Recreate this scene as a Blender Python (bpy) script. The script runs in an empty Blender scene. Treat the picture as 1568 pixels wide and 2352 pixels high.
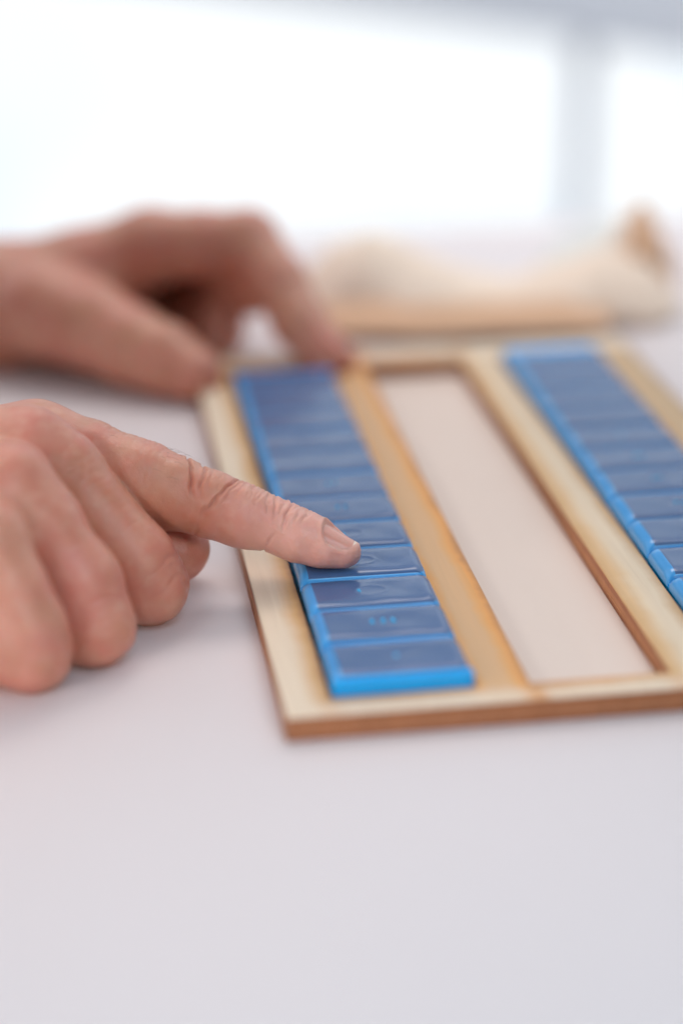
import bpy, bmesh, math, random
import numpy as np
from mathutils import Matrix, Vector
random.seed(4); rng = np.random.default_rng(4)
S = 0.001                       # everything is laid out in millimetres

# ------------------------------------------------------------ camera
sc = bpy.context.scene
F, PITCH, YAW, ROLL = 4700.0, .3839, .1436, -.0103
C0 = np.array([-41.46, -367.46, 195.2])
cy, sy, cp, sp = math.cos(YAW), math.sin(YAW), math.cos(PITCH), math.sin(PITCH)
FW = np.array([sy*cp, cy*cp, -sp]); R1 = np.array([cy, -sy, 0.]); U1 = np.cross(R1, FW)
RX = R1*math.cos(ROLL)+U1*math.sin(ROLL); UX = -R1*math.sin(ROLL)+U1*math.cos(ROLL)
def at(x, y, depth):            # a point of the place seen at x, y of a 1568 x 2352 view, depth mm away
    return C0+depth*(FW+(x-784)/F*RX-(y-1176)/F*UX)
def onz(x, y, z):
    d = FW+(x-784)/F*RX-(y-1176)/F*UX
    return C0+(z-C0[2])/d[2]*d
cam_d = bpy.data.cameras.new('camera'); cam = bpy.data.objects.new('camera', cam_d)
sc.collection.objects.link(cam); sc.camera = cam
cam.matrix_world = Matrix(((RX[0], UX[0], -FW[0], C0[0]*S), (RX[1], UX[1], -FW[1], C0[1]*S),
                           (RX[2], UX[2], -FW[2], C0[2]*S), (0, 0, 0, 1)))
cam_d.sensor_fit = 'VERTICAL'; cam_d.sensor_height = 36; cam_d.lens = F/2352*36
cam_d.clip_start = .01; cam_d.clip_end = 100
cam_d.dof.use_dof = True; cam_d.dof.focus_distance = .479; cam_d.dof.aperture_fstop = 2.9

# ------------------------------------------------------------ light
w = bpy.data.worlds.new('World'); sc.world = w; w.use_nodes = True
bg = w.node_tree.nodes['Background']; bg.inputs[0].default_value = (1, .93, .90, 1); bg.inputs[1].default_value = .08
def area(name, loc, target, sx, sy_, power, col):
    l = bpy.data.lights.new(name, 'AREA'); l.shape = 'RECTANGLE'; l.size = sx; l.size_y = sy_
    l.energy = power; l.color = col
    o = bpy.data.objects.new(name, l); sc.collection.objects.link(o)
    o.location = loc; o.rotation_euler = (Vector(target)-Vector(loc)).to_track_quat('-Z', 'Y').to_euler()
    return o
area('window_light', (.12, .72, .95), (.04, .1, 0), .75, .30, 3.4, (1, .90, .83))
area('left_fill_light', (-.36, -.30, .27), (-.035, .035, .02), .2, .18, .023, (1, .95, .95)).data.spread = math.radians(21)  # small narrow-beam lamp added to brighten the near hand, no window here
area('near_fill_light', (.14, -.42, .27), (-.03, .03, .01), .2, .16, .023, (1, .93, .92)).data.spread = math.radians(19)  # added unseen lamp, lifts the folded fingers from the camera side
area('front_fill_light', (.18, -.62, .85), (.03, -.31, 0), .7, .5, .70, (.52, .80, 1)).data.spread = math.radians(56)  # added cool lamp behind the camera, turns the near tabletop bluer
area('low_left_light', (-.80, -.45, .20), (.06, .02, 0), .35, .16, .065, (1, .95, .95)).data.spread = math.radians(20)
area('frame_fill_light', (.42, .30, .75), (.13, .95, .12), .35, .35, 3.0, (.86, .94, 1)).data.spread = math.radians(105)  # added unseen lamp, brightens the window rail and post
sc.view_settings.view_transform = 'Standard'; sc.view_settings.look = 'None'
sc.view_settings.exposure = .12; sc.view_settings.gamma = 1
sc.cycles.max_bounces = 8

# ------------------------------------------------------------ helpers
COL = sc.collection
def link(name, me, mat=None, parent=None, smooth=False):
    o = bpy.data.objects.new(name, me); COL.objects.link(o)
    if mat and not me.materials: me.materials.append(mat)
    if smooth: me.polygons.foreach_set('use_smooth', [True]*len(me.polygons))
    if parent: o.parent = parent
    return o
def mesh_np(name, V, Fq):
    me = bpy.data.meshes.new(name)
    V = np.asarray(V, np.float32)*S; Fq = np.asarray(Fq, np.int32)
    me.vertices.add(len(V)); me.vertices.foreach_set('co', V.ravel())
    n = Fq.shape[1]; me.loops.add(Fq.size); me.polygons.add(len(Fq))
    me.loops.foreach_set('vertex_index', Fq.ravel())
    me.polygons.foreach_set('loop_start', np.arange(len(Fq), dtype=np.int32)*n)
    me.update(calc_edges=True); me.validate()
    return me
def bm_mesh(name, bm):
    bmesh.ops.scale(bm, vec=(S, S, S), verts=bm.verts)
    me = bpy.data.meshes.new(name); bm.to_mesh(me); bm.free(); return me
def box(bm, x0, x1, y0, y1, z0, z1, bev=0, seg=2, edges=None):
    r = bmesh.ops.create_cube(bm, size=1)
    bmesh.ops.scale(bm, vec=(x1-x0, y1-y0, z1-z0), verts=r['verts'])
    bmesh.ops.translate(bm, vec=((x0+x1)/2, (y0+y1)/2, (z0+z1)/2), verts=r['verts'])
    if bev:
        es = list({e for v in r['verts'] for e in v.link_edges})
        if edges: es = [e for e in es if edges(e)]
        bmesh.ops.bevel(bm, geom=es, offset=bev, segments=seg, profile=.5, affect='EDGES')
def empty(name, loc):
    o = bpy.data.objects.new(name, None); COL.objects.link(o); o.location = Vector(loc)*S
    o.empty_display_size = .01
    return o
def tag(o, label=None, cat=None, group=None, kind=None):
    for k, v in (('label', label), ('category', cat), ('group', group), ('kind', kind)):
        if v: o[k] = v
    return o
class NT:
    def __init__(s, name):
        s.m = bpy.data.materials.new(name); s.m.use_nodes = True; s.t = s.m.node_tree
        s.b = s.t.nodes['Principled BSDF']; s.out = s.t.nodes['Material Output']
    def n(s, typ, ins=None, **kw):
        nd = s.t.nodes.new(typ)
        for k, v in kw.items(): setattr(nd, k, v)
        for k, v in (ins or {}).items():
            if isinstance(v, bpy.types.NodeSocket): s.t.links.new(v, nd.inputs[k])
            else: nd.inputs[k].default_value = v
        return nd
    def set(s, **kw):
        for k, v in kw.items():
            k = k.replace('_', ' ')
            if isinstance(v, bpy.types.NodeSocket): s.t.links.new(v, s.b.inputs[k])
            else: s.b.inputs[k].default_value = v
    def ramp(s, fac, stops, interp='LINEAR'):
        r = s.n('ShaderNodeValToRGB', {0: fac}); cr = r.color_ramp; cr.interpolation = interp
        while len(cr.elements) < len(stops): cr.elements.new(.5)
        for e, (p, c) in zip(cr.elements, stops):
            e.position = p; e.color = (*c, 1) if len(c) == 3 else c
        return r.outputs[0]
    def math(s, op, a, b=0., clamp=False):
        return s.n('ShaderNodeMath', {0: a, 1: b}, operation=op, use_clamp=clamp).outputs[0]
    def mix(s, fac, a, b, mode='MIX'):
        n = s.n('ShaderNodeMix', data_type='RGBA', blend_type=mode)
        for i, v in ((0, fac), (6, a), (7, b)):
            if isinstance(v, bpy.types.NodeSocket): s.t.links.new(v, n.inputs[i])
            else: n.inputs[i].default_value = v if i == 0 or len(v) == 4 else (*v, 1)
        return n.outputs[2]
    def noise(s, vec, scale, detail=3, rough=.5, dist=0.):
        return s.n('ShaderNodeTexNoise', {'Vector': vec, 'Scale': scale, 'Detail': detail, 'Roughness': rough, 'Distortion': dist}).outputs['Fac']
    def obj(s): return s.n('ShaderNodeTexCoord').outputs['Object']
    def vmul(s, v, x): return s.n('ShaderNodeVectorMath', {0: v, 1: x}, operation='MULTIPLY').outputs[0]
    def bump(s, h, strength, dist):
        s.t.links.new(s.n('ShaderNodeBump', {'Height': h, 'Strength': strength, 'Distance': dist}).outputs[0], s.b.inputs['Normal'])

# ------------------------------------------------------------ materials
m = NT('table_top'); v = m.obj()
f = m.noise(v, 3, 4)
m.set(Base_Color=m.mix(f, (.745, .66, .655), (.73, .65, .648)), Roughness=.38, Specular_IOR_Level=.4)
m.bump(m.noise(v, 900, 2), .06, .0004); TABLE = m.m

m = NT('birch_plywood'); v = m.obj()
sx = m.n('ShaderNodeSeparateXYZ', {0: v}); X, Y = sx.outputs[0], sx.outputs[1]
grain = m.noise(m.vmul(v, (700, 24, 700)), 1, 4, .6, .6)
fleck = m.noise(m.vmul(v, (1400, 160, 900)), 1, 2, .5)
wob = m.math('MULTIPLY', m.math('SUBTRACT', m.noise(m.vmul(v, (60, 55, 60)), 1, 3, .6), .5), .0045)
xx = m.math('DIVIDE', m.math('ADD', X, wob), .14)
cream, tan, org, burn = (.80, .635, .475), (.69, .39, .185), (.70, .28, .06), (.24, .12, .06)
def P(mm): return mm/140
st = [(P(0), cream), (P(.35), cream), (P(5), cream), (P(8.6), (.66, .36, .14)), (P(10.4), (.36, .17, .07)),
      (P(41.4), (.78, .33, .07)), (P(43.5), tan), (P(48), tan), (P(51.0), (.80, .33, .06)), (P(52.7), (.5, .2, .05)), (P(68), org),
      (P(83.2), (.66, .36, .14)), (P(85.6), (.74, .46, .22)), (P(88.5), (.80, .61, .42)), (P(91.5), (.80, .62, .44)), (P(94.5), (.64, .38, .18)),
      (P(126), org), (P(129), (.62, .41, .22)), (P(136), (.62, .41, .22)), (P(138), burn)]
wood = m.ramp(xx, st)
# front and far borders: cream again, scorched only where the cutter started each slot
ywob = m.math('ADD', Y, m.math('MULTIPLY', wob, .8))
fr = m.math('SUBTRACT', 1, m.n('ShaderNodeMapRange', {0: ywob, 1: .0045, 2: .0088}).outputs[0])
fa = m.n('ShaderNodeMapRange', {0: ywob, 1: .2325, 2: .236}).outputs[0]
edge = m.math('ADD', fr, fa, True)
patch = m.ramp(xx, [(P(6), (0, 0, 0)), (P(9), (.25,)*3), (P(12), (.05,)*3), (P(38), (0, 0, 0)), (P(49), (.15,)*3), (P(53), (.85,)*3),
                    (P(56), (.1,)*3), (P(80), (0, 0, 0)), (P(84), (.4,)*3), (P(88), (0,)*3)])
bord = m.mix(patch, cream, org)
col = m.mix(edge, wood, bord)
xb = m.math('SUBTRACT', 1, m.n('ShaderNodeMapRange', {0: X, 1: .00005, 2: .0004}).outputs[0])
col = m.mix(m.math('MULTIPLY', xb, .8), col, (*burn,))
yb = m.math('SUBTRACT', 1, m.n('ShaderNodeMapRange', {0: Y, 1: 0., 2: .0007}).outputs[0])
col = m.mix(m.math('MULTIPLY', yb, .7), col, (*burn,))
col = m.mix(m.math('MULTIPLY', m.math('SUBTRACT', grain, .35, True), .45), col, (.42, .27, .16), 'MIX')
col = m.mix(m.math('MULTIPLY', m.n('ShaderNodeMapRange', {0: fleck, 1: .68, 2: .8}).outputs[0], .25), col, (.40, .22, .11))
m.set(Base_Color=col, Roughness=.5, Specular_IOR_Level=.45)
m.bump(grain, .25, .0002); WOOD = m.m

def burnt(name, c1, c2):
    m = NT(name); v = m.obj()
    g = m.noise(m.vmul(v, (140, 140, 2200)), 1, 4, .65)
    h = m.noise(m.vmul(v, (700, 700, 120)), 1, 3)
    m.set(Base_Color=m.mix(m.math('MULTIPLY', m.math('ADD', g, h), .5), c1, c2), Roughness=.6, Specular_IOR_Level=.3)
    m.bump(h, .4, .0002); return m.m
BURNT = burnt('laser_burnt_ply_edge', (.18, .06, .03), (.52, .20, .09))
BURNT_CORE = burnt('laser_burnt_core_edge', (.22, .08, .035), (.66, .29, .13))

def plastic(name, col, rough, sss=.0, bumpy=.12, trans=0.):
    m = NT(name); v = m.obj()
    g = m.noise(v, 120, 3, .5)
    m.set(Base_Color=m.mix(g, tuple(c*.92 for c in col), tuple(min(1, c*1.06) for c in col)),
          Roughness=m.n('ShaderNodeMapRange', {0: m.noise(v, 400, 3), 3: rough*.8, 4: rough*1.25}).outputs[0],
          IOR=1.5, Subsurface_Weight=sss, Subsurface_Radius=(.3, .8, 1.), Subsurface_Scale=.003, Transmission_Weight=trans)
    m.bump(g, bumpy, .0006); return m.m
BODY = plastic('bright_blue_plastic', (.008, .40, .92), .2, .0)
LID = plastic('shaded_blue_lid_plastic', (.06, .125, .275), .15)
RIM = plastic('lit_blue_lid_plastic', (.055, .32, .69), .14)
MARK = plastic('raised_mark_plastic', (.01, .42, .80), .3)

def skin(name, base, red, pale):
    m = NT(name); v = m.obj()
    big = m.noise(v, 70, 3, .6); mid = m.noise(v, 260, 3, .6); fine = m.noise(v, 1500, 2, .6)
    c = m.mix(m.n('ShaderNodeMapRange', {0: big, 1: .38, 2: .68}).outputs[0], base, red)
    c = m.mix(m.math('MULTIPLY', m.n('ShaderNodeMapRange', {0: mid, 1: .45, 2: .75}).outputs[0], .45), c, pale)
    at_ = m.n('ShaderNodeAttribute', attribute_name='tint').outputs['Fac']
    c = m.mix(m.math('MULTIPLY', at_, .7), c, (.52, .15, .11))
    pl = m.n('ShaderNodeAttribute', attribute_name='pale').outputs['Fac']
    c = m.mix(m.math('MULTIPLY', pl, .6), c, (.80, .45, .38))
    vein = m.n('ShaderNodeMapRange', {0: m.noise(v, 38, 2, .5, 1.2), 1: .52, 2: .66}).outputs[0]
    c = m.mix(m.math('MULTIPLY', vein, .42), c, (.50, .23, .13))
    m.set(Base_Color=c, Roughness=m.n('ShaderNodeMapRange', {0: fine, 3: .30, 4: .48}).outputs[0],
          Subsurface_Weight=.35, Subsurface_Radius=(1., .32, .18), Subsurface_Scale=.0022, Specular_IOR_Level=.55)
    vor = m.n('ShaderNodeTexVoronoi', {'Vector': v, 'Scale': 1500.}, feature='DISTANCE_TO_EDGE').outputs['Distance']
    h = m.math('ADD', m.math('MULTIPLY', m.n('ShaderNodeMapRange', {0: vor, 1: 0., 2: .25}).outputs[0], .5), m.math('MULTIPLY', m.noise(v, 900, 3, .6), .7))
    m.bump(h, .35, .00016); return m.m
SKIN = skin('skin', (.64, .285, .19), (.62, .205, .145), (.75, .43, .31))
SKIN2 = skin('skin_in_shade', (.50, .245, .165), (.50, .20, .145), (.54, .29, .2))
m = NT('fingernail'); v = m.obj()
m.set(Base_Color=m.mix(m.noise(v, 300, 2), (.66, .30, .24), (.72, .37, .30)), Roughness=.2, Subsurface_Weight=.3,
      Subsurface_Radius=(1, .4, .3), Subsurface_Scale=.001); m.bump(m.noise(m.vmul(v, (300, 300, 300)), 1, 2), .1, .0002); NAIL = m.m
m = NT('nail_edge'); m.set(Base_Color=(.88, .72, .60, 1), Roughness=.3); NAILEDGE = m.m
m = NT('body_hair'); m.set(Base_Color=(.16, .09, .06, 1), Roughness=.4); HAIR = m.m
m = NT('beige_cloth'); v = m.obj()
m.set(Base_Color=m.mix(m.noise(v, 30, 3), (.93, .77, .64), (.90, .70, .56)), Roughness=.9); m.bump(m.noise(v, 1500, 2), .3, .0005); CLOTH = m.m
m = NT('tan_strap'); v = m.obj()
m.set(Base_Color=m.mix(m.noise(v, 60, 3), (.74, .46, .29), (.70, .42, .26)), Roughness=.8); m.bump(m.noise(v, 900, 2), .3, .0005); STRAP = m.m
m = NT('white_paper'); m.set(Base_Color=(.8, .79, .76, 1), Roughness=.8, Subsurface_Weight=.0); PAPER = m.m
m = NT('grey_window_frame'); v = m.obj(); m.set(Base_Color=m.mix(m.noise(v, 3, 2), (.88, .91, .99), (.92, .92, .98)), Roughness=.4); FRAME = m.m
m = NT('pale_floor'); v = m.obj(); m.set(Base_Color=m.mix(m.noise(v, 2, 3), (.88, .90, .93), (.84, .88, .93)), Roughness=.3); FLOOR = m.m
m = NT('window_glass'); m.set(Base_Color=(1, 1, 1, 1), Roughness=0., Transmission_Weight=1., IOR=1.02); GLASS = m.m
m = NT('bright_hazy_sky'); v = m.obj()
e = m.n('ShaderNodeEmission', {0: m.mix(m.n('ShaderNodeMapRange', {0: m.noise(v, .55, 1), 1: .40, 2: .56}).outputs[0], (.80, .90, 1), (.93, .97, 1)), 1: 1.03})
m.t.links.new(e.outputs[0], m.out.inputs[0]); SKY = m.m

# ------------------------------------------------------------ setting
TZ = -5.3
bm = bmesh.new(); box(bm, -700, 900, -420, 420, TZ-25, TZ, 3, 3)
tag(link('table', bm_mesh('table', bm), TABLE, smooth=False),
    'smooth white tabletop under the hands and the wooden tray', 'table')
FZ = TZ-740
bm = bmesh.new(); bmesh.ops.create_uvsphere(bm, u_segments=48, v_segments=24, radius=12000)
bmesh.ops.delete(bm, geom=[f for f in bm.faces if f.calc_center_median().z < -7000 or f.calc_center_median().y < 1200], context='FACES')
bmesh.ops.translate(bm, vec=(0, 0, FZ), verts=bm.verts)
sky = tag(link('sky', bm_mesh('sky', bm), SKY, smooth=True), kind='structure')
# glazed wall behind: runs away to the left
wdir = np.array([math.sin(YAW-math.radians(44)), math.cos(YAW-math.radians(44)), 0.])
wn = np.array([wdir[1], -wdir[0], 0.])
base = at(1338, 92, 1250.)
def wall_box(name, s0, s1, z0, z1, th, mat, parent, bev=4):
    bm = bmesh.new(); box(bm, s0, s1, -th/2, th/2, z0, z1, bev, 1)
    Mx = Matrix(((wdir[0], wn[0], 0, base[0]), (wdir[1], wn[1], 0, base[1]), (0, 0, 1, 0), (0, 0, 0, 1)))
    bmesh.ops.transform(bm, matrix=Mx, verts=bm.verts)
    return link(name, bm_mesh(name, bm), mat, parent)
p0, p1 = base-wdir*700, base+wdir*5200
bm = bmesh.new(); bm.faces.new([bm.verts.new((x, y, FZ)) for x, y in ((p0[0], p0[1]), (p1[0], p1[1]), (-6000, p1[1]), (-6000, -4000), (p0[0]+1500, -4000))])
bmesh.ops.recalc_face_normals(bm, faces=bm.faces); tag(link('floor', bm_mesh('floor', bm), FLOOR), kind='structure')
win = empty('glazed_window', (0, 0, 0))
tag(win, 'tall bright window behind the table with a grey post and a wide grey rail', 'window')
zr = base[2]
wall_box('mid_rail', -320, 4200, zr, zr+150, 20, FRAME, win)
wall_box('mullion', -6.5, 6.5, FZ+60, zr-.5, 16, FRAME, win)
wall_box('mullion', -9, 9, zr+150.5, zr+480, 16, FRAME, win)
wall_box('pane', -310, -9.5, zr+150.5, zr+480, 6, GLASS, win, 0)
wall_box('bottom_rail', -320, 4200, FZ, FZ+59.5, 60, FRAME, win)
wall_box('pane', -310, -9.5, FZ+60, zr-.5, 6, GLASS, win, 0); wall_box('pane', 9.5, 4200, FZ+60, zr-.5, 6, GLASS, win, 0)
wall_box('pane', 9.5, 4200, zr+150.5, zr+480, 6, GLASS, win, 0)
wall_box('lintel_light_block', -320, 4200, zr+480.5, zr+1500, 60, FRAME, win)  # unseen wall over the panes, added to hold back skylight

# ------------------------------------------------------------ wooden tray: three veneers glued together
LX, LY = 138.2, 246.0
SY0, SY1 = 9.2, 229.6
SL = [(10.3, 41.4), (52.8, 83.1), (94.9, 126.0)]
tray = empty('wooden_tray', (0, 0, TZ))
tag(tray, 'flat pale plywood tray with three long slots and scorched laser-cut edges', 'tray')
def ply(z0, z1, ins, mat_side, top, seed):
    r = np.random.default_rng(seed)
    xs = [-ins*0+ins, *[v for a, b in SL for v in (a-ins, b+ins)], LX-ins]
    ys = [1.2+ins] + [SY0-ins] + list(np.linspace(SY0-ins, SY1+ins, 60))[1:-1] + [SY1+ins, LY-ins]
    bm = bmesh.new(); g = {}
    wob = {i: r.normal(0, .025, len(ys)) for i in range(len(xs))}
    for i, x in enumerate(xs):
        for j, y in enumerate(ys):
            g[i, j] = bm.verts.new((x+(wob[i][j] if 0 < i < len(xs)-1 else wob[i][j]*.4), y, z1))
    for i in range(len(xs)-1):
        for j in range(len(ys)-1):
            if i % 2 == 1 and 1 <= j < len(ys)-2: continue
            bm.faces.new((g[i, j], g[i+1, j], g[i+1, j+1], g[i, j+1]))
    top_f = list(bm.faces)
    ex = bmesh.ops.extrude_face_region(bm, geom=top_f)
    bmesh.ops.translate(bm, vec=(0, 0, z0-z1), verts=[e for e in ex['geom'] if isinstance(e, bmesh.types.BMVert)])
    bmesh.ops.recalc_face_normals(bm, faces=bm.faces)
    for f_ in bm.faces: f_.material_index = 0 if f_.normal.z > .5 else 1
    if top:
        es = [e for e in bm.edges if len(e.link_faces) == 2 and all(v.co.z > z1-.01 for v in e.verts)
              and abs(e.link_faces[0].normal.z-e.link_faces[1].normal.z) > .5]
        bmesh.ops.bevel(bm, geom=es, offset=.16, segments=2, affect='EDGES')
    me = bm_mesh('veneer', bm); me.materials.append(WOOD); me.materials.append(mat_side)
    return link('veneer', me, None, tray)
for a_ in ((TZ, TZ+1.7, .0, BURNT, False, 1), (TZ+1.7, TZ+3.6, .12, BURNT_CORE, False, 2), (TZ+3.6, 0., .0, BURNT, True, 3)):
    o = ply(*a_); o.location = (0, 0, -TZ*S)

m = NT('warm_bounce_cream'); v = m.obj()
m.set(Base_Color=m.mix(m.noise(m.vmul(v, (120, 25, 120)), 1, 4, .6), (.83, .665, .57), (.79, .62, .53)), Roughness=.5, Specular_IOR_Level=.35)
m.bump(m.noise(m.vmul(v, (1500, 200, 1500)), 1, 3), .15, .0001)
bm = bmesh.new(); box(bm, SL[1][0]+.15, SL[1][1]-.15, SY0+.15, SY1-.15, TZ+.05, TZ+.75, .1, 1)  # added sheet: warm light bounced off the wood, painted as slot floor
bb = link('warm_bounce_sheet', bm_mesh('warm_bounce_sheet', bm), m.m, tray); bb.location = (0, 0, -TZ*S)

# ------------------------------------------------------------ pill organizers
PITCH_R, NR = 17.1, 12
def lid_mesh(w_, d_, mark):
    """lid with a crowned top, a shallow finger dish and rounded sides"""
    nx, ny = 61, 37
    bm = bmesh.new()
    box(bm, 0, w_, 0, d_, 0, 3.0, 0)
    return bm
def lid_profile(u, half, r):
    """u: signed distance from centre; returns drop at the rim (quarter round)"""
    t = np.clip((np.abs(u)-(half-r))/r, 0, 1)
    return r*(1-np.sqrt(np.clip(1-t*t, 0, 1)))
def make_lid(mark, seed):
    r = np.random.default_rng(seed)
    wd, dp, h = 30.0, 16.05, 2.75
    us = np.concatenate([-wd/2+np.array([0, .05, .16, .35, .7, 1.1, 1.6, 2.1]), np.linspace(-wd/2+2.6, wd/2-2.6, 60), wd/2-np.array([2.1, 1.6, 1.1, .7, .35, .16, .05, 0])])
    vs = np.concatenate([-dp/2+np.array([0, .1, .3, .6, 1., 1.5]), np.linspace(-dp/2+2, dp/2-2, 34), dp/2-np.array([1.5, 1., .6, .3, .1, 0])])
    U, V = np.meshgrid(us, vs, indexing='ij')
    Z = h-np.hypot(lid_profile(U, wd/2, 2.7)*.92, lid_profile(V, dp/2, 1.3))
    inn = np.clip(1-(U/13.2)**8, 0, 1)*np.clip(1-(V/6.6)**8, 0, 1)
    Z -= .07*np.clip(np.abs(V)-4.2, 0, 9)**2*np.where(V < 0, 1, .6)
    Z -= .12*inn                                                       # panel sits a little below the rim
    Z += .06*np.sin(U*.42+r.uniform(0, 6))*np.cos(V*.5+r.uniform(0, 6))*inn
    q = np.sqrt((U/3.6)**2+(V/2.6)**2)
    Z += .11*np.exp(-((q-1)/.10)**2) if mark else 0                    # raised oval
    Z -= .10*np.clip(1-q*q, 0, 1)
    nx, ny = U.shape
    Vv = np.stack([U, V, Z], -1).reshape(-1, 3)
    idx = np.arange(nx*ny).reshape(nx, ny)
    Fq = np.stack([idx[:-1, :-1], idx[1:, :-1], idx[1:, 1:], idx[:-1, 1:]], -1).reshape(-1, 4)
    ring = np.concatenate([idx[:, 0], idx[-1, 1:], idx[-2::-1, -1], idx[0, -2:0:-1]])
    low = Vv[ring].copy(); low[:, 2] = -.9
    n0 = len(Vv); Vv = np.concatenate([Vv, low]); k = len(ring)
    li = n0+np.arange(k)
    sk = np.stack([ring, li, np.roll(li, -1), np.roll(ring, -1)], -1)
    me = mesh_np('lid', Vv, np.concatenate([Fq, sk]))
    me.materials.append(LID); me.materials.append(RIM)
    # one plastic: panel painted with the dark inside, rim and left side with light
    cen = Vv[np.concatenate([Fq, sk])].mean(1)
    mi = ((cen[:, 2] < 1.75) | (cen[:, 0] < -12.9)).astype(np.int32)
    me.polygons.foreach_set('material_index', mi); me.polygons.foreach_set('use_smooth', [True]*len(mi))
    return me
LIDS = [make_lid(True, 1), make_lid(True, 2), make_lid(False, 3), make_lid(False, 4)]
def dot_mesh(kind):
    bm = bmesh.new()
    bmesh.ops.create_uvsphere(bm, u_segments=14, v_segments=8, radius=.5)
    if kind == 'bar': bmesh.ops.scale(bm, vec=(.62, 1.9, .9), verts=bm.verts)
    me = bm_mesh('raised_mark', bm); me.materials.append(MARK); me.polygons.foreach_set('use_smooth', [True]*len(me.polygons)); return me
DOT, BAR = dot_mesh('dot'), dot_mesh('bar')
body_me = None
def organizer(x0, y0, label, marks, flip):
    global body_me
    t = empty('pill_organizer', (x0, y0, TZ))
    tag(t, label, 'pill organizer', 'blue pill organizers in the tray slots')
    L = NR*PITCH_R+2.6
    if body_me is None:
        bm = bmesh.new()
        ztop = 6.4
        box(bm, 0, 29.4, 0, L, 0, 1.2, 0)                              # floor
        box(bm, 0, 1.1, 0, L, 1.2, ztop, 0); box(bm, 28.3, 29.4, 0, L, 1.2, ztop, 0)
        for k in range(NR+1):
            y = (1.3+k*PITCH_R)
            if k == 0: box(bm, -.35, 29.75, -.0, 2.0, .0, 9.05, 1.1, 4, lambda e: all(v.co.z > 1 or abs(e.verts[0].co.z-e.verts[1].co.z) > 1 for v in e.verts))
            elif k == NR: box(bm, -.3, 29.7, L-1.6, L, 0., 8.9, .8, 3, lambda e: all(v.co.z > 1 for v in e.verts))
            else: box(bm, .05, 29.35, y-.33, y+.33, 1.2, 6.5, .2, 2, lambda e: all(v.co.z > 5 for v in e.verts))
        body_me = bm_mesh('compartment_body', bm); body_me.materials.append(BODY)
    b = link('body', body_me, None, t)
    if flip:
        bm = bmesh.new(); box(bm, .6, 28.8, L+.05, L+5.6, 0, 8.6, 1.2, 3, lambda e: all(v.co.z > 1 for v in e.verts))
        me_ = bm_mesh('end_tab', bm); me_.materials.append(BODY); link('end_tab', me_, None, t)
    for k in range(NR):
        me = LIDS[(k*3+flip) % 2] if k in (3, 4, 5, 8) else LIDS[2+(k+flip) % 2]
        if k == 2 and flip == 0: me = LIDS[0]
        l = link('lid', me, None, t)
        l.location = (14.7*S, (1.3+PITCH_R*(k+.5)+random.uniform(-.08, .08))*S, (6.45+random.uniform(-.14, .14))*S)
        l.rotation_euler = (random.uniform(-.012, .012), random.uniform(-.008, .008), random.uniform(-.006, .006))
        for (mx, my, kd) in marks.get(k, ()):
            d = link('raised_mark', BAR if kd else DOT, None, l); d.location = (mx*S, my*S, 2.5*S)
            if kd: d.rotation_euler = (0, 0, .35)
    return t
organizer(11.2, 9.5, 'blue pill organizer in the left slot with a fingertip pressing one lid',
          {0: [(0, 0, 0)], 1: [(-2.4, .3, 0), (0, -.6, 0), (2.2, .5, 0), (.1, .5, 0), (-2.5, -.6, 0), (2.4, -.5, 0)], 2: [(-2.6, .2, 1)], 3: [(-.3, .2, 0)],
           4: [(-1.2, -.4, 0)], 5: [(0, .3, 0), (2, .3, 0)], 6: [(0, 0, 0), (1.8, .8, 0)]}, 0)
organizer(95.6, 15.4, 'blue pill organizer in the far right slot, running out of the frame',
          {3: [(-1, 0, 0)], 4: [(0, .5, 0), (1.6, -.2, 0)], 5: [(-.8, 0, 0), (1, .6, 0)], 6: [(-1, 0, 0), (1, 0, 0), (0, .9, 0)], 7: [(0, 0, 0)]}, 1)

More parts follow.
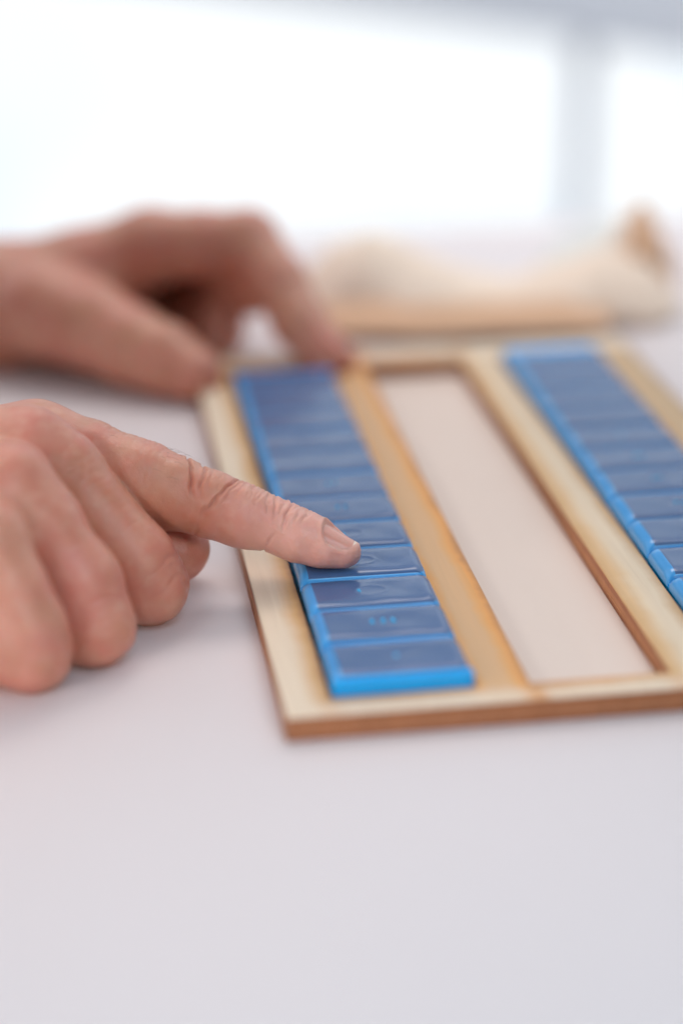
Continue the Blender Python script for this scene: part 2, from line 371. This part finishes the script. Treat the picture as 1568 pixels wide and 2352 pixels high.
# ------------------------------------------------------------ hands (signed distance shapes, surface netted)
def smin(a, b, k):
    h = np.maximum(k-np.abs(a-b), 0)/k
    return np.minimum(a, b)-h*h*k*.25
def cone(p, a, b, ra, rb):
    """round cone between two joints"""
    ba = b-a; l2 = ba@ba; t = np.clip(((p-a)@ba)/l2, 0, 1)
    q = p-a-t[..., None]*ba
    return np.sqrt((q*q).sum(-1))-(ra+(rb-ra)*t)
def chain(p, joints, k):
    d = None
    for (a, ra), (b, rb) in zip(joints[:-1], joints[1:]):
        c = cone(p, a, b, ra, rb); d = c if d is None else smin(d, c, k)
    return d
def surface_net(fn, lo, hi, h):
    lo = np.array(lo, float); n = np.ceil((np.array(hi)-lo)/h).astype(int)+1
    B = 20; nb = -(-n//B); n = nb*B
    G = np.empty(n, np.float32); rad = h*B*.87+h*2
    off = np.stack(np.meshgrid(*[np.arange(B)*h]*3, indexing='ij'), -1).reshape(-1, 3)
    cs = np.stack(np.meshgrid(*[np.arange(m_) for m_ in nb], indexing='ij'), -1).reshape(-1, 3)
    cd = fn(lo+(cs+.5)*B*h)
    for c, d in zip(cs, cd):
        sl = tuple(slice(i*B, i*B+B) for i in c)
        G[sl] = d if abs(d) > rad*1.15 else fn(lo+c*B*h+off).reshape(B, B, B)
    I = G < 0
    s = np.zeros(n-1, np.int8)
    for dx in (0, 1):
        for dy in (0, 1):
            for dz in (0, 1): s += I[dx:n[0]-1+dx, dy:n[1]-1+dy, dz:n[2]-1+dz]
    act = (s > 0) & (s < 8); ids = np.full(act.shape, -1, np.int32); A = np.argwhere(act); ids[act] = np.arange(len(A))
    acc = np.zeros((len(A), 3)); cnt = np.zeros(len(A))
    co = [(a, b, c) for a in (0, 1) for b in (0, 1) for c in (0, 1)]
    for i, p0 in enumerate(co):
        for p1 in co[i+1:]:
            if sum(abs(np.array(p0)-np.array(p1))) != 1: continue
            g0 = G[tuple((A+p0).T)]; g1 = G[tuple((A+p1).T)]; x = (g0 < 0) != (g1 < 0)
            t = np.where(x, g0/np.where(g0 == g1, 1, g0-g1), 0)[:, None]
            acc += np.where(x[:, None], np.array(p0)+t*(np.array(p1)-np.array(p0)), 0); cnt += x
    Vt = lo+(A+acc/cnt[:, None])*h
    Fs = []
    for ax in range(3):
        sl0 = [slice(1, -1)]*3; sl1 = [slice(1, -1)]*3; sl0[ax] = slice(0, -1); sl1[ax] = slice(1, None)
        o_ = np.array([1, 1, 1]); o_[ax] = 0
        a0 = I[tuple(sl0)]; a1 = I[tuple(sl1)]
        for flip in (False, True):
            E_ = np.argwhere((a0 & ~a1) if not flip else (~a0 & a1))+o_
            u, v_ = (ax+1) % 3, (ax+2) % 3
            du = np.zeros(3, int); du[u] = 1; dv = np.zeros(3, int); dv[v_] = 1
            q = [E_-du-dv, E_-dv, E_, E_-du]
            if flip: q = q[::-1]
            Fs.append(np.stack([ids[tuple(x.T)] for x in q], -1))
    return Vt, np.concatenate(Fs)
def grad(fn, p, e=.15):
    g = np.stack([fn(p+np.eye(3)[i]*e)-fn(p-np.eye(3)[i]*e) for i in range(3)], -1)
    return g/np.maximum(np.linalg.norm(g, axis=1, keepdims=True), 1e-6)
def fix(fn, V, n=2):
    for _ in range(n): V = V-fn(V)[:, None]*grad(fn, V)*.9
    return V
def unit(v): return v/np.linalg.norm(v)
def tint_attr(me, vals, name='tint'):
    a_ = me.attributes.new(name, 'FLOAT', 'POINT'); a_.data.foreach_set('value', np.asarray(vals, np.float32))

# right hand, nearest: index finger stretched, the other fingers folded on the table
J = lambda x, y, d, r: (at(x, y, d), r)
IDX = [J(85, 1020, 484, 9.6), J(200, 1060, 482, 9.6), J(325, 1107, 480, 9.5), J(400, 1133, 479, 8.5), J(484, 1158, 478, 7.35), J(560, 1186, 478, 7.25),
       J(632, 1206, 478, 6.15), J(690, 1232, 477.5, 6.0), J(745, 1251, 477, 5.2), J(789, 1266, 476.5, 3.9)]
MID = [J(62, 1032, 466, 9.2), J(139, 1080, 467, 9.0), J(311, 1284, 469, 8.7), (onz(345, 1347, 3.3), 8.4), (onz(345, 1347, 3.3)+np.array([-21, 5, -1.0]), 7.3), (onz(345, 1347, 3.3)+np.array([-34, 8, 8]), 6.5)]
RNG = [J(25, 1122, 450, 8.9), J(96, 1206, 450.5, 8.6), J(188, 1338, 451.5, 8.5), (onz(222, 1440, 3.0), 8.1), (onz(222, 1440, 3.0)+np.array([-20, 5, -1.2]), 7.), (onz(222, 1440, 3.0)+np.array([-32, 8, 8]), 6.3)]
PNK = [J(-35, 1245, 437, 8.4), J(18, 1352, 437, 8.1), J(62, 1440, 438, 8.0), (onz(76, 1502, 2.5), 7.7), (onz(76, 1502, 2.5)+np.array([-17, 5, -1.2]), 6.4), (onz(76, 1502, 2.5)+np.array([-27, 8, 7]), 5.8)]
THB = [(onz(405, 1262, 3.4), 8.0), (onz(405, 1262, 3.4)+np.array([-13, 0, 2.5]), 9.3), (onz(405, 1262, 3.4)+np.array([-34, -4, 12]), 10.5), (onz(405, 1262, 3.4)+np.array([-75, -14, 24]), 15)]
mi_, mp_ = IDX[0][0], PNK[0][0]
WR = (mi_+mp_)/2+np.array([-78, 2, -6])
PALM = [[(IDX[0][0], 9.6), (IDX[0][0]+np.array([-40, -3, 0]), 10.5), (WR+np.array([0, 14, 2]), 15)],
        [(MID[0][0], 9.4), (MID[0][0]+np.array([-40, -2, 1]), 11), (WR+np.array([0, 5, 4]), 17)],
        [(RNG[0][0], 9.), (RNG[0][0]+np.array([-40, 2, -1]), 11), (WR+np.array([0, -5, 3]), 17)],
        [(PNK[0][0], 8.4), (PNK[0][0]+np.array([-35, 4, -4]), 11), (WR+np.array([0, -12, 0]), 15)],
        [(IDX[0][0]+np.array([-14, -8, -16]), 9), (PNK[0][0]+np.array([-18, 6, -8]), 9)],
        [(WR, 19), (WR+np.array([-45, 0, 4]), 20), (WR+np.array([-130, -6, 8]), 25)]]
def along(p, joints):
    """distance travelled along a finger, sideways angle from its back"""
    best = np.full(len(p), 1e9); s = np.zeros(len(p)); acc = 0; foot = np.zeros_like(p)
    for (a, _), (b, _) in zip(joints[:-1], joints[1:]):
        ba = b-a; L = np.linalg.norm(ba); t = ((p-a)@ba)/(L*L); t = np.clip(t, 0 if acc else -.4, 1)
        f_ = a+t[:, None]*ba; d = np.linalg.norm(p-f_, axis=1); m_ = d < best
        best[m_] = d[m_]; s[m_] = acc+t[m_]*L; foot[m_] = f_[m_]; acc += L
    return s, foot, best
AX = unit(IDX[-1][0]-IDX[4][0]); UPV = unit(np.cross(np.cross(AX, np.array([0, -.06, 1.])), AX)); LAT = np.cross(AX, UPV)
TIPAX = unit(IDX[-1][0]-IDX[-3][0]); NAX = unit(np.cross(np.cross(TIPAX, UPV), TIPAX)); NLAT = np.cross(TIPAX, NAX)
if NLAT@(-FW) < 0: NLAT = -NLAT
NR0, NR1, NQ0, NQ1 = at(727, 1250, 477), at(806, 1281, 476.6), 5.25, 4.0   # the nail lies on this cone
NLEN = np.linalg.norm(NR1-NR0); TIPAX = (NR1-NR0)/NLEN; NAX = unit(np.cross(np.cross(TIPAX, UPV), TIPAX)); NLAT = np.cross(TIPAX, NAX)
if NLAT@(-FW) < 0: NLAT = -NLAT
NC = (NR0+NR1)/2
def right_hand(p):
    fi = chain(p, IDX, 2.2)
    # pad of the fingertip pressed flat on the lid
    d = fi
    d = smin(d, cone(p, IDX[4][0]-UPV*.4, IDX[4][0]+UPV*1.0, 6.9, 6.6), 2.)
    # nail bed: shallow hollow behind which the skin folds up
    q = p-NC; a = q@TIPAX; l = q@NLAT; n_ = q@NAX
    ell = np.sqrt((np.where(a > 0, a/6.5, a/4.5))**2+(np.arctan2(l, n_)/1.0)**2)
    wn_ = np.clip((1.03-ell)*7, 0, 1)
    d = np.maximum(d, np.where(wn_ > 0, np.sqrt(l*l+n_*n_)-((NQ0+NQ1)/2-.25-(NQ0-NQ1)*a/NLEN)-(1-wn_)*1.2, -9.))
    for ch, k in ((MID, 3.), (RNG, 3.5), (PNK, 3.5)): d = smin(d, chain(p, ch, k), .7)
    pm = None
    for c in PALM:
        x = chain(p, c, 3.); pm = x if pm is None else smin(pm, x, 9.)
    th = chain(p, THB, 2.5)
    d = smin(d, pm, 4.5); d = smin(d, th, 1.2)
    d = np.maximum(d, (TZ+.02)-p[..., 2])                             # rests on the table
    return d
SPIP = sum(np.linalg.norm(IDX[i+1][0]-IDX[i][0]) for i in range(4)); SDIP = sum(np.linalg.norm(IDX[i+1][0]-IDX[i][0]) for i in range(6))
def wrinkles(p):
    s, foot, dist = along(p, IDX)
    r = p-foot; up = (r@UPV)/np.maximum(dist, .1); la = (r@LAT)/np.maximum(dist, .1)
    if LAT@(-FW) < 0: la = -la
    th = np.arctan2(la, up)                                            # 0 on the back, + towards the viewer, pi on the pad
    near = (dist < 13)
    out = np.zeros(len(p)); bt = np.abs(th)
    def groove(s0, bend, width, depth, t0, t1, wav=.25, ph=0.):
        c = s0+bend*th+.5*bend*0+wav*np.sin(th*5+ph)+.12*np.sin(th*13+ph*2)
        k = np.clip((th-t0)/.25, 0, 1)*np.clip((t1-th)/.45, 0, 1)
        g = np.exp(-((s-c)/width)**2)
        lip = np.exp(-((s-c-width*2.)/(width*1.6))**2)+np.exp(-((s-c+width*2.)/(width*1.6))**2)
        return (-1.2*depth*g+depth*.15*lip)*k
    # back of the middle joint
    out += groove(SPIP-6.6, 3.4, .42, .85, -1.3, 1.15, .2, .3)
    out += groove(SPIP-3.2, 2.0, .34, .80, -1.3, 1.05, .35, 1.2)
    out += groove(SPIP-1.2, 2.0, .26, .50, -1.3, .95, .45, 2.2)
    out += groove(SPIP+.4, .8, .22, .35, -1.3, .8, .4, 3.2)
    out += groove(SPIP+3.5, -2.5, .36, .95, -1.3, 1.55, .15, .1)
    out += groove(SPIP+4.7, -2.0, .20, .35, -1.3, 1.1, .2, 2.5)
    out += groove(SPIP-1.3, 2.6, .25, .30, .55, 1.25, .3, 4.)
    for j in range(9): out += groove(SPIP+6.0+j*1.05+rng2[j]*.35, -.9+rng2[j+9]*.8, .20, .16+.10*abs(rng2[j+3]), -1.3, .55+.35*abs(rng2[j+5]), .15, j*1.7)
    for j in range(16): out += groove(SPIP-11-j*1.35+rng2[j+2]*.5, 1.2+rng2[j+7], .24, .06+.04*abs(rng2[j+4]), -1.2, .7+.5*rng2[j+6], .3, j*2.1)
    # back of the end joint
    for o_, b_, w_, d_, t_ in ((-3.2, .9, .24, .32, .9), (-1.4, .8, .28, .42, 1.15), (.1, .1, .24, .36, 1.05), (1.8, .7, .28, .50, 1.25), (3.2, -.5, .2, .26, .8),
                               (4.6, -.9, .22, .34, .95), (5.9, -.3, .22, .36, .85), (7.0, -1.1, .2, .26, .75)):
        out += groove(SDIP+o_, b_, w_, d_, -1.3, t_, .25, o_)
    # folds on the pad side
    c = SDIP-.6-1.9*(th-2.4)
    k = np.clip((th-1.25)/.6, 0, 1); out += -.75*np.exp(-((s-c)/.42)**2)*k
    c = SPIP-1.2-1.4*(th-2.4); out += -.50*np.exp(-((s-c)/.55)**2)*np.clip((th-1.2)/.8, 0, 1)
    # side ridges of the finger print
    k = np.clip((th-1.3)/.4, 0, 1)*np.clip((s-SDIP-1)/3, 0, 1); out += .02*np.sin(th*48+s*.5)*k
    # nail folds
    q = p-NC; a = q@TIPAX; l = q@NLAT; n_ = q@NAX
    rr = np.sqrt((np.where(a > 0, a/6.5, a/4.5))**2+(np.arctan2(l, n_)/1.)**2)
    out += .20*np.exp(-((rr-1.1)/.07)**2)*(n_ > 0)*(a < 3.2)
    out += .10*np.sin(s*.9+1)*np.cos(th*2)+.06*np.sin(p[:, 0]*1.1+p[:, 2]*.9)
    return np.where(near & (s < SDIP+30), out, 0), s, th, near
rng2 = np.random.default_rng(11).normal(0, 1, 40).clip(-1.3, 1.3)
def build_hand(fn, lo, hi, h):
    V, Fq = surface_net(fn, lo, hi, h); V = fix(fn, V)
    return V, Fq
allj = np.array([j[0] for c in (IDX, MID, RNG, PNK, THB) for j in c])
lo = np.array([WR[0]-100, allj[:, 1].min()-14, TZ-2]); hi = allj.max(0)+14
import time; t0 = time.time()
# one continuous surface: net it fine
V, Fq = build_hand(right_hand, [max(lo[0], WR[0]-95), lo[1]-8, lo[2]], hi, .38)
print('right hand', len(V), time.time()-t0)
N = grad(right_hand, V)
wv, s_, th_, near_ = wrinkles(V)
kn = np.zeros(len(V))
for ch, amp in ((MID, .30), (RNG, .34), (PNK, .34)):
    sj, fj, dj = along(V, ch); sp = sum(np.linalg.norm(ch[i+1][0]-ch[i][0]) for i in range(len(ch)-3))
    mk = (np.abs(dj-8) < 2.2)*np.clip((V[:, 0]-fj[:, 0])/6+.6, 0, 1)
    wob_ = .5*np.sin(V[:, 1]*.9+sj*.2)+.3*np.sin(V[:, 2]*1.3)
    for j, o_ in enumerate((-5.2, -3.4, -1.9, -.4, 1.2, 3.0, 5.0)): kn -= amp*(.6+.4*math.sin(j*2.3+1))*np.exp(-((sj-sp-o_-wob_)/.38)**2)*mk
    for j in range(14): kn -= .07*np.exp(-((sj-8-j*2.1-wob_)/.5)**2)*mk
soft = kn+.14*np.sin(V[:, 0]*.31+V[:, 1]*.2)*np.sin(V[:, 1]*.37+V[:, 2]*.29)
flat = V[:, 2] < TZ+.3
d_fing = chain(V, IDX, 2.2)
wmask = np.clip(1-np.abs(d_fing)/.5, 0, 1)
V = V+N*(np.where(flat, 0, wv*wmask+soft))[:, None]
rh = empty('hand', (WR[0], WR[1], TZ))
tag(rh, 'bare right hand in focus, index finger pressing a blue lid and other fingers folded', 'hand')
me = mesh_np('skin', V-np.array([WR[0], WR[1], TZ]), Fq)
nr = lambda c, s: np.exp(-(((V-c)**2).sum(1))/s**2)
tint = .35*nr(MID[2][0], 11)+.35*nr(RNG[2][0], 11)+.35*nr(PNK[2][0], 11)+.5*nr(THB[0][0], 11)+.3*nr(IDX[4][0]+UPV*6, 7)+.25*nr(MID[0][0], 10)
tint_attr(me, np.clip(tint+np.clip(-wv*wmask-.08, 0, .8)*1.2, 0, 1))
pale = .95*np.clip((s_-SPIP)/18, 0, 1)*np.clip(1-d_fing/3, 0, 1)+.6*nr(PNK[2][0]+np.array([-4, -6, 0]), 9)+.35*nr(RNG[2][0]+np.array([-2, -6, 2]), 8)  # paler fingertip, plus light painted on index, ring and little fingers
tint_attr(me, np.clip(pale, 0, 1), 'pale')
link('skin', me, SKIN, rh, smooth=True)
def nail(fn, ctr, ax, up, lat, L0, L1, half, lift, parent, org_, rad0, rad1, name='nail', wrap=.96):
    nu, nv = 30, 25; top = np.zeros((nu, nv, 3)); bad = []
    for i, a_ in enumerate(np.linspace(L0, L1, nu)):
        e_ = (a_-L0)/(L1-L0)
        wd = half*min(1, (max(e_, 0)*7+.25)**.5)*min(1, ((1-e_)*5+.42)**.55)
        for j, b_ in enumerate(np.linspace(-1, 1, nv)):
            ph = b_*wd/half*wrap
            r_ = rad0+(rad1-rad0)*e_-.25*max(0, e_-.75)
            top[i, j] = ctr+ax*(a_+.5*(1-b_*b_)*(e_ > .8)*0)+up*(r_*math.cos(ph)-.05+lift-.3*abs(b_)**3)+lat*(r_*math.sin(ph)*1.0)
    bot = top-up*.45
    Vn = np.concatenate([top.reshape(-1, 3), bot.reshape(-1, 3)]); idx = np.arange(nu*nv).reshape(nu, nv); o2 = nu*nv
    Fn = [np.stack([idx[:-1, :-1], idx[1:, :-1], idx[1:, 1:], idx[:-1, 1:]], -1).reshape(-1, 4)]
    Fn.append(Fn[0][:, ::-1]+o2)
    ring = np.concatenate([idx[:, 0], idx[-1, 1:], idx[-2::-1, -1], idx[0, -2:0:-1]])
    Fn.append(np.stack([ring, ring+o2, np.roll(ring, -1)+o2, np.roll(ring, -1)], -1))
    Fn = np.concatenate(Fn); me = mesh_np('nail', Vn-org_, Fn)
    me.materials.append(NAIL); me.materials.append(NAILEDGE)
    mi = np.zeros(len(Fn), np.int32); k0 = (nu-1)*(nv-1)
    rows = np.arange(k0)//(nv-1); mi[:k0][rows >= nu-3] = 1
    me.polygons.foreach_set('material_index', mi)
    return link(name, me, None, parent, smooth=True)
ORG = np.array([WR[0], WR[1], TZ])
nail(right_hand, NC, TIPAX, NAX, NLAT, -NLEN/2, NLEN/2, 4.6, 0., rh, ORG, NQ0, NQ1, wrap=.9)
# a few fine hairs on the back of the index finger
hv, hf = [], []
for i in range(26):
    t = random.uniform(.05, .95); a_ = IDX[1][0]*(1-t)+IDX[3][0]*t
    ang = random.uniform(-.9, .8); n_ = UPV*math.cos(ang)+(-LAT if LAT@(-FW) < 0 else LAT)*math.sin(ang)
    p0 = a_+n_*9.2; p1 = p0+n_*random.uniform(.3, .8)+AX*random.uniform(1.0, 2.2); p2 = p1+AX*random.uniform(1., 2.)-n_*random.uniform(0, .5)
    base_i = len(hv)
    for k_, (pp, rr) in enumerate(((p0, .03), (p1, .022), (p2, .008))):
        for q_ in range(3):
            an = q_*2.094; hv.append(pp+rr*(UPV*math.cos(an)+LAT*math.sin(an)))
    for k_ in range(2):
        for q_ in range(3):
            a0, a1 = base_i+k_*3+q_, base_i+k_*3+(q_+1) % 3
            hf.append((a0, a1, a1+3, a0+3))
hr = link('finger_hair', mesh_np('finger_hair', np.array(hv)-ORG, hf), HAIR, rh); hr['kind'] = 'stuff'

# left hand, far and out of focus, holding the far end of the tray
K = 0
LI = [J(345, 566, 652, 11.6), J(460, 562, 650, 11.0), J(570, 552, 648, 9.8), J(642, 650, 641, 8.8), J(688, 742, 636, 8.4), J(766, 830, 630, 6.9)]
LM = [J(352, 560, 671, 9.8), J(535, 565, 672, 8.8), J(515, 690, 664, 8.2), J(499, 765, 658, 7.8), J(490, 822, 654, 6.8)]
LR = [J(345, 575, 690, 9.5), J(500, 580, 690, 9), J(455, 700, 680, 8.6), J(432, 800, 668, 7.4)]
LP = [J(325, 600, 706, 8.8), J(430, 610, 706, 8.8), J(405, 720, 694, 8.4), J(385, 800, 684, 7.5)]
LT = [J(100, 715, 642, 16), J(215, 750, 634, 13.5), J(296, 792, 628, 12.2), J(372, 822, 622, 10.8), J(446, 860, 617, 8.6)]
LPALM = [[(J(-20, 712, 655, 19)), J(170, 640, 655, 15), LI[0]], [J(-20, 712, 660, 19), J(170, 630, 672, 14), LM[0]],
         [J(-20, 712, 668, 18), J(170, 640, 688, 13), LR[0]], [J(-20, 712, 675, 17), J(160, 660, 700, 13), LP[0]],
         [J(-20, 712, 662, 21), J(-300, 712, 664, 22), J(-900, 690, 670, 30)], [J(200, 660, 655, 15), J(250, 650, 695, 12)], [J(300, 620, 668, 11), J(330, 640, 700, 10)], [J(535, 590, 662, 9), J(578, 672, 652, 7.5)]]
def left_hand(p):
    d = None
    for ch in (LI, LM, LR, LP):
        x = chain(p, ch, 2.5); d = x if d is None else smin(d, x, .8)
    pm = None
    for c in LPALM:
        x = chain(p, c, 3); pm = x if pm is None else smin(pm, x, 8)
    d = smin(d, pm, 5); d = smin(d, chain(p, LT, 3), 4.)
    return np.maximum(d, (TZ+.02)-p[..., 2])
allj = np.array([j[0] for c in (LI, LM, LR, LP, LT) for j in c])
lo = allj.min(0)-16; hi = allj.max(0)+16; lo[0] = -190; lo[2] = TZ-2
V, Fq = build_hand(left_hand, lo-np.array([0, 14, 0]), hi+np.array([0, 8, 6]), .9)
o0 = np.array([*LT[0][0][:2], TZ])
lh = empty('hand', o0)
tag(lh, 'blurred left hand holding down the far end of the wooden tray', 'hand')
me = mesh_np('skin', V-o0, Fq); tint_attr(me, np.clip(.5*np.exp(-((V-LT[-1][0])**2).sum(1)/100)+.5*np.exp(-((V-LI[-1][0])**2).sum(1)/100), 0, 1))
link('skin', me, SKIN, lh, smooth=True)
tax = unit(LT[-1][0]-LT[-2][0]); tup = unit(np.cross(np.cross(tax, np.array([.1, -.8, .6])), tax)); tl = np.cross(tax, tup)
nail(left_hand, LT[-1][0]-tax*1, tax, tup, tl, -4.5, 5.4, 5, .15, lh, o0, 8.1, 6.9, wrap=.72)

# ------------------------------------------------------------ crumpled cloth bag behind the tray
def sheet(name, outline_top, outline_bot, depth0, depth1, mat, parent, seed, amp, org_):
    """a rumpled lump of cloth: cross sections between a top and a bottom line, closed behind"""
    r = np.random.default_rng(seed); n = len(outline_top); us = np.linspace(0, n-1, 90); V = []
    ot = np.array(outline_top, float); ob = np.array(outline_bot, float)
    for u in us:
        T = np.array([np.interp(u, range(n), ot[:, 0]), np.interp(u, range(n), ot[:, 1])]); B_ = np.array([np.interp(u, range(n), ob[:, 0]), np.interp(u, range(n), ob[:, 1])])
        dB = np.interp(u, [0, n-1], depth0); pt = at(T[0], T[1], dB+14); pb = at(B_[0], B_[1], dB)
        pb[2] = max(pb[2], TZ+.3)
        mid_ = (pt+pb)/2; hz = np.linalg.norm(pt-pb)/2
        for a_ in np.linspace(0, 2*math.pi, 48, endpoint=False):
            q = mid_+(pt-pb)/2*math.sin(a_)+np.array([.15, 1, 0])*math.cos(a_)*depth1*min(1, math.sin(math.pi*(u+.25)/(n-.5))**.5)
            q = q+amp*np.array([math.sin(u*3.1+a_*2+seed), math.sin(u*2.3+a_*3), math.sin(u*4.2+a_*2+1)*.8])*(.6+.4*math.sin(u*5))
            q[2] = max(q[2], TZ+.2); V.append(q)
    Fc = []
    for i in range(89):
        for j in range(48): Fc.append((i*48+j, i*48+(j+1) % 48, (i+1)*48+(j+1) % 48, (i+1)*48+j))
    me = mesh_np(name, np.array(V)-org_, Fc)
    o_ = link(name, me, mat, parent, smooth=True); return o_
ob_ = onz(1100, 700, TZ); bag = empty('cloth_bag', ob_)
tag(bag, 'rumpled beige cloth bag with a tan strap lying blurred behind the tray', 'bag')
sheet('cloth', [(690, 630), (760, 565), (850, 528), (950, 570), (1060, 625), (1180, 640), (1290, 600), (1390, 570), (1490, 600), (1560, 680)],
      [(690, 800), (760, 770), (850, 770), (950, 765), (1060, 760), (1180, 755), (1300, 755), (1400, 785), (1480, 790), (1530, 770)], (695, 690), 16, CLOTH, bag, 1, 1.0, ob_)
sheet('hem', [(735, 695), (850, 690), (1000, 695), (1150, 690), (1300, 688), (1400, 705)],
      [(735, 765), (850, 768), (1000, 768), (1150, 762), (1300, 755), (1400, 750)], (671, 671), 4, STRAP, bag, 2, .5, ob_)
sheet('lining', [(1200, 640), (1270, 560), (1340, 520), (1420, 500), (1450, 560)], [(1210, 700), (1280, 690), (1350, 690), (1410, 690), (1450, 690)], (715, 722), 9, PAPER, bag, 3, .8, ob_)
sheet('gusset', [(1380, 590), (1430, 500), (1475, 452), (1520, 540), (1545, 650)], [(1405, 720), (1440, 730), (1475, 735), (1500, 735), (1520, 735)], (712, 712), 5, CLOTH, bag, 5, .5, ob_)
sheet('strap', [(1440, 520), (1455, 474), (1478, 458), (1512, 515), (1550, 610), (1540, 690)], [(1448, 640), (1466, 600), (1482, 580), (1500, 610), (1505, 670), (1490, 725)], (705, 705), 6, STRAP, bag, 4, .5, ob_)
print('script done', time.time()-t0)
